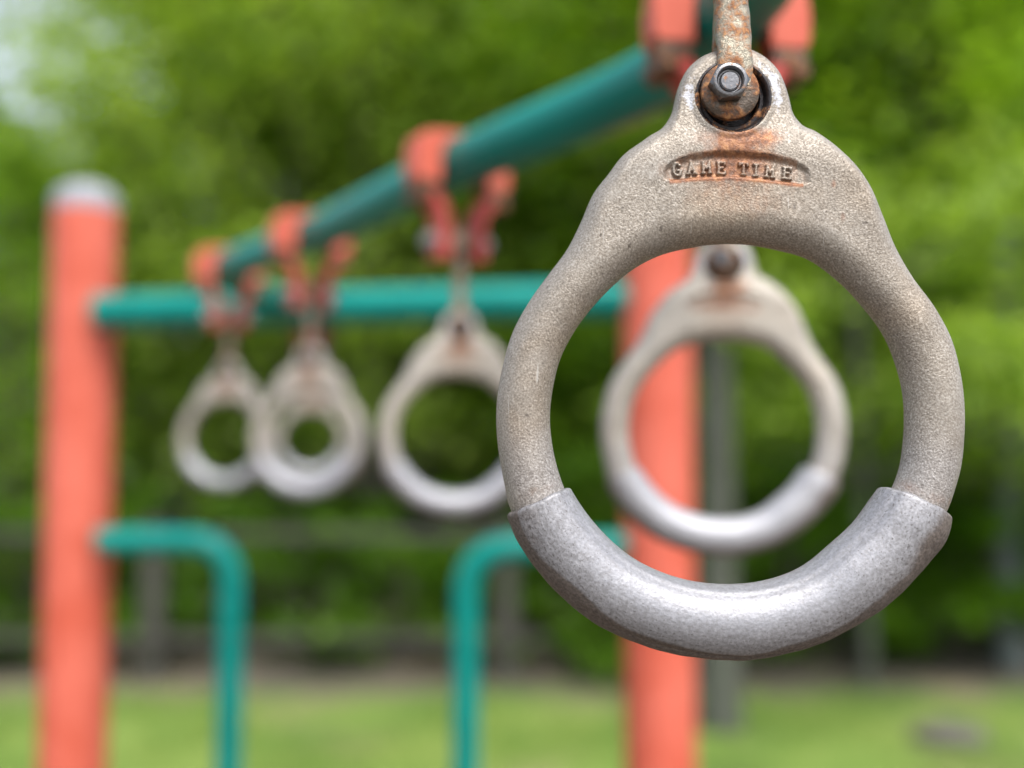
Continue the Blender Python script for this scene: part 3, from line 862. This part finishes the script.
tg = ["mid green trees at the wood edge", "yellow green trees at the wood edge", "dark trees deeper in the wood"]
first = [True] * 3
for i, (x, y, k, s) in enumerate(spots):
    t = src[k] if first[k] else copy_tree(src[k]); first[k] = False
    t.location = (x, y, hz(x, y)); t.scale = (s, s, s); t.rotation_euler = (0, 0, i * 2.1)
    tag(t, tl[k], 'tree', tg[k])

# shrubs along the wood edge
def shrub(seed, leafm, w=.9, h=1.5):
    r = random.Random(seed); root = empty('shrub'); bm = bmesh.new(); cl = []; spd = []
    for k in range(26):
        a = r.uniform(0, 6.28); q = w * math.sqrt(r.random()); z = r.uniform(.15, 1) * h * (1 - .35 * q / w)
        p = Vector((math.cos(a) * q, math.sin(a) * q, z)); cl.append(tuple(p)); spd.append(r.uniform(.18, .34))
        if k % 2 == 0: tube(bm, [(0, 0, -.05), (p.x * .4, p.y * .4, p.z * .6), p], [.02, .014, .006], 5)
    obj('stem', bm, M['bark'], root)
    link('foliage', leaves(cl, spd, 90, .09, seed), leafm, root, smooth=False)
    return root
sA = shrub(5, M['leafdark']); sB = shrub(9, M['leafdark'], 1.0, 1.7)
sl = ["low dark green shrub behind the rail fence at the wood edge", "taller dark green bushy shrub behind the rail fence at the wood edge"]
sg = ["dark shrubs along the wood edge", "taller shrubs along the wood edge"]
first = [True, True]
sh = [(-6.2, 10.0, 1, 1.1), (-4.9, 9.7, 0, 1.0), (-3.9, 10.4, 1, 1.2), (-2.9, 10.2, 0, 1.0), (-1.9, 10.6, 0, 1.1), (-.7, 10.0, 1, 1.0), (.3, 10.6, 0, 1.3), (1.2, 9.9, 0, 1.0), (2.3, 10.3, 0, 1.2),
      (3.2, 10.6, 1, 1.2), (4.2, 10.0, 0, 1.2), (5.2, 10.3, 0, 1.3), (6.2, 10.4, 0, 1.2), (-2.3, 13, 0, 1.4), (1.0, 13.5, 0, 1.4), (3.6, 13.4, 0, 1.4), (-4.6, 13, 0, 1.4)]
for i, (x, y, k, s) in enumerate(sh):
    t = (sA, sB)[k] if first[k] else copy_tree((sA, sB)[k]); first[k] = False
    y -= 1.2 if y < 11 else 1.8
    t.location = (x, y, hz(x, y)); t.scale = (s, s, s); t.rotation_euler = (0, 0, i * 1.7)
    tag(t, sl[k], 'shrub', sg[k])

# the grey trunk behind the right post and two pale trunks on the right
def bare_trunk(px, py, r, h, label, m_, lean=0.0, seed=1, low=.62):
    p = ground(px, py); root = tag(empty('tree', p), label, 'tree')
    bm = bmesh.new(); rr = random.Random(seed); n = 9
    tube(bm, [Vector((lean * h * i / n + (rr.uniform(-.02, .02) if i else 0), rr.uniform(-.02, .02), -.1 + h * i / n)) for i in range(n + 1)], [r * (1.35 if i == 0 else 1.08 if i == 1 else 1) * (1 - .5 * i / n) for i in range(n + 1)], 20)
    cl, spd = [], []
    for k in range(60 if low > .5 else 45):
        z = h * rr.uniform(low, 1.02); a = rr.uniform(0, 6.28); q = 1.8 * math.sqrt(rr.random())
        pp = Vector((lean * z + math.cos(a) * q, math.sin(a) * q, z)); cl.append(tuple(pp)); spd.append(rr.uniform(.3, .6))
        if k % 3 == 0:
            z0 = max(h * min(low, .5), z - q * .7); tube(bm, [Vector((lean * z0, 0, z0)), pp], [r * .25, .01], 6)
    obj('trunk', bm, m_, root)
    link('crown', leaves(cl, spd, 70, .13, seed), M['leafyellow'], root, smooth=False)
bare_trunk(720, 728, .11, 9.5, "slender grey trunked tree standing directly behind the right coral post", M['palebark'], 0, 3)
bare_trunk(1012, 668, .11, 4.2, "pale grey blue trunked tree at the right edge of the photo", M['bluebark'], .01, 4, .42)
bare_trunk(868, 690, .05, 3.6, "thin pale trunked tree right of the coral post, below the big ring", M['palebark'], -.01, 6, .42)

# rail fence along the wood edge
m, nt, b, _ = mat("weathered_wood")
n1 = noise(nt, 12, 5, .6)
nt.links.new(ramp(nt, n1, [(0.3, (.035, .035, .028)), (0.7, (.07, .068, .056))]), b.inputs['Base Color']); b.inputs['Roughness'].default_value = .85
M['wood'] = m
fy = 8.05
fence = tag(empty('rail_fence', (0, fy, 0)), "weathered wooden rail fence with square posts along the wood edge", 'fence')
def box(x0, x1, y0, y1, z0, z1):
    bm = bmesh.new(); prism(bm, [(x0, z0), (x1, z0), (x1, z1), (x0, z1)], y0, y1); return bm
fx = [(158 - 512) / F * fy, (275 - 512) / F * fy, (507 - 512) / F * fy]
step = (fx[2] - fx[0]) / 3
posts_x = [fx[0] - 1.85, fx[0], fx[2]]
for x in posts_x:
    obj('fence_post', box(x - .075, x + .075, -.07, .07, -.05, 1.22), M['wood'], fence, bevel=.008)
for z in (1.12, .34):
    obj('fence_rail', box(posts_x[0] - 1.0, fx[2] + .3, -.115, -.072, z - .035, z + .035), M['wood'], fence, bevel=.006)

# rock and grass
m, nt, b, _ = mat("rock")
n1 = noise(nt, 9, 5, .6)
nt.links.new(ramp(nt, n1, [(0.3, (.06, .055, .05)), (0.7, (.12, .11, .10))]), b.inputs['Base Color']); b.inputs['Roughness'].default_value = .9
p = ground(948, 742)
bm = bmesh.new(); bmesh.ops.create_icosphere(bm, subdivisions=4, radius=1)
for v in bm.verts:
    k = 1 + .12 * math.sin(v.co.x * 5 + 1) * math.sin(v.co.y * 4) + .08 * math.sin(v.co.z * 9 + v.co.x * 3)
    v.co = Vector((v.co.x * .22 * k, v.co.y * .16 * k, v.co.z * .085 * k + .03))
rk = obj('rock', bm, m); rk.location = p; tag(rk, "low grey rock lying in the grass at the lower right", 'rock')

m, nt, b, _ = mat("grass_blades")
a = attr(nt, 'leafvar')
nt.links.new(ramp(nt, a, [(0, (.075, .16, .015)), (.5, (.15, .245, .032)), (1, (.27, .34, .085))]), b.inputs['Base Color']); b.inputs['Roughness'].default_value = .6
n = 60000
gx = rng.uniform(-5.5, 5.5, n); gy = 4.4 + 3.4 * rng.random(n) ** .8
keep = rng.random(n) > np.clip((gy - 7.1 - .35 * np.sin(gx * 1.3)) / .9, 0, 1)
patch = np.sin(gx * 2.3 + 1) * np.sin(gy * 3.1 + gx) + .6 * np.sin(gx * 5.1 - gy * 4)
keep &= rng.random(n) < np.clip(.62 + .5 * patch, .06, 1)
gx, gy = gx[keep], gy[keep]; n = len(gx)
h = rng.uniform(.025, .07, n); a_ = rng.uniform(0, 6.28, n); wd = .004
bx, by_ = np.cos(a_) * wd, np.sin(a_) * wd; tx, ty_ = rng.normal(0, .02, n), rng.normal(0, .02, n)
z0 = np.zeros(n)
v = np.stack([np.stack([gx - bx, gy - by_, z0], 1), np.stack([gx + bx, gy + by_, z0], 1), np.stack([gx + tx, gy + ty_, h], 1)], 1).reshape(-1, 3)
me = np_mesh('grass', v, np.arange(3 * n).reshape(-1, 3)); add_attr(me, 'leafvar', np.repeat(rng.random(n), 3))
go = link('grass', me, m, None, smooth=False); tag(go, "short green grass growing over the lawn in front of the fence", 'grass', kind='stuff')

# ------------------------------------------------------------------ light
w = bpy.data.worlds.new("World"); scene.world = w; w.use_nodes = True
nt = w.node_tree; bg = nt.nodes['Background']
sky = nt.nodes.new('ShaderNodeTexSky'); sky.sky_type = 'NISHITA'; sky.sun_disc = False
EL, AZ = 58, 158
sky.sun_elevation = R(EL); sky.sun_rotation = R(AZ); sky.dust_density = 3.5; sky.air_density = 1.0; sky.ozone_density = 1
hs = nt.nodes.new('ShaderNodeHueSaturation'); hs.inputs['Saturation'].default_value = .5
nt.links.new(sky.outputs[0], hs.inputs['Color']); nt.links.new(hs.outputs[0], bg.inputs[0]); bg.inputs[1].default_value = .15
sd = bpy.data.lights.new("sun", 'SUN'); so = bpy.data.objects.new("sun", sd); C.objects.link(so)
sd.energy = 1.7; sd.angle = R(30); sd.color = (1, .96, .9)
dv = Vector((math.sin(R(AZ)) * math.cos(R(EL)), math.cos(R(AZ)) * math.cos(R(EL)), math.sin(R(EL))))
so.rotation_euler = dv.to_track_quat('Z', 'Y').to_euler()
so.location = (0, 0, 10)

scene.view_settings.view_transform = 'Standard'; scene.view_settings.look = 'None'
scene.view_settings.exposure = 1.0; scene.view_settings.gamma = 1
scene.render.engine = 'CYCLES'
scene.cycles.use_denoising = True
scene.cycles.max_bounces = 6; scene.cycles.diffuse_bounces = 4; scene.cycles.glossy_bounces = 3; scene.cycles.transmission_bounces = 3; scene.cycles.transparent_max_bounces = 6
scene.cycles.caustics_reflective = False; scene.cycles.caustics_refractive = False
scene.cycles.sample_clamp_indirect = 6
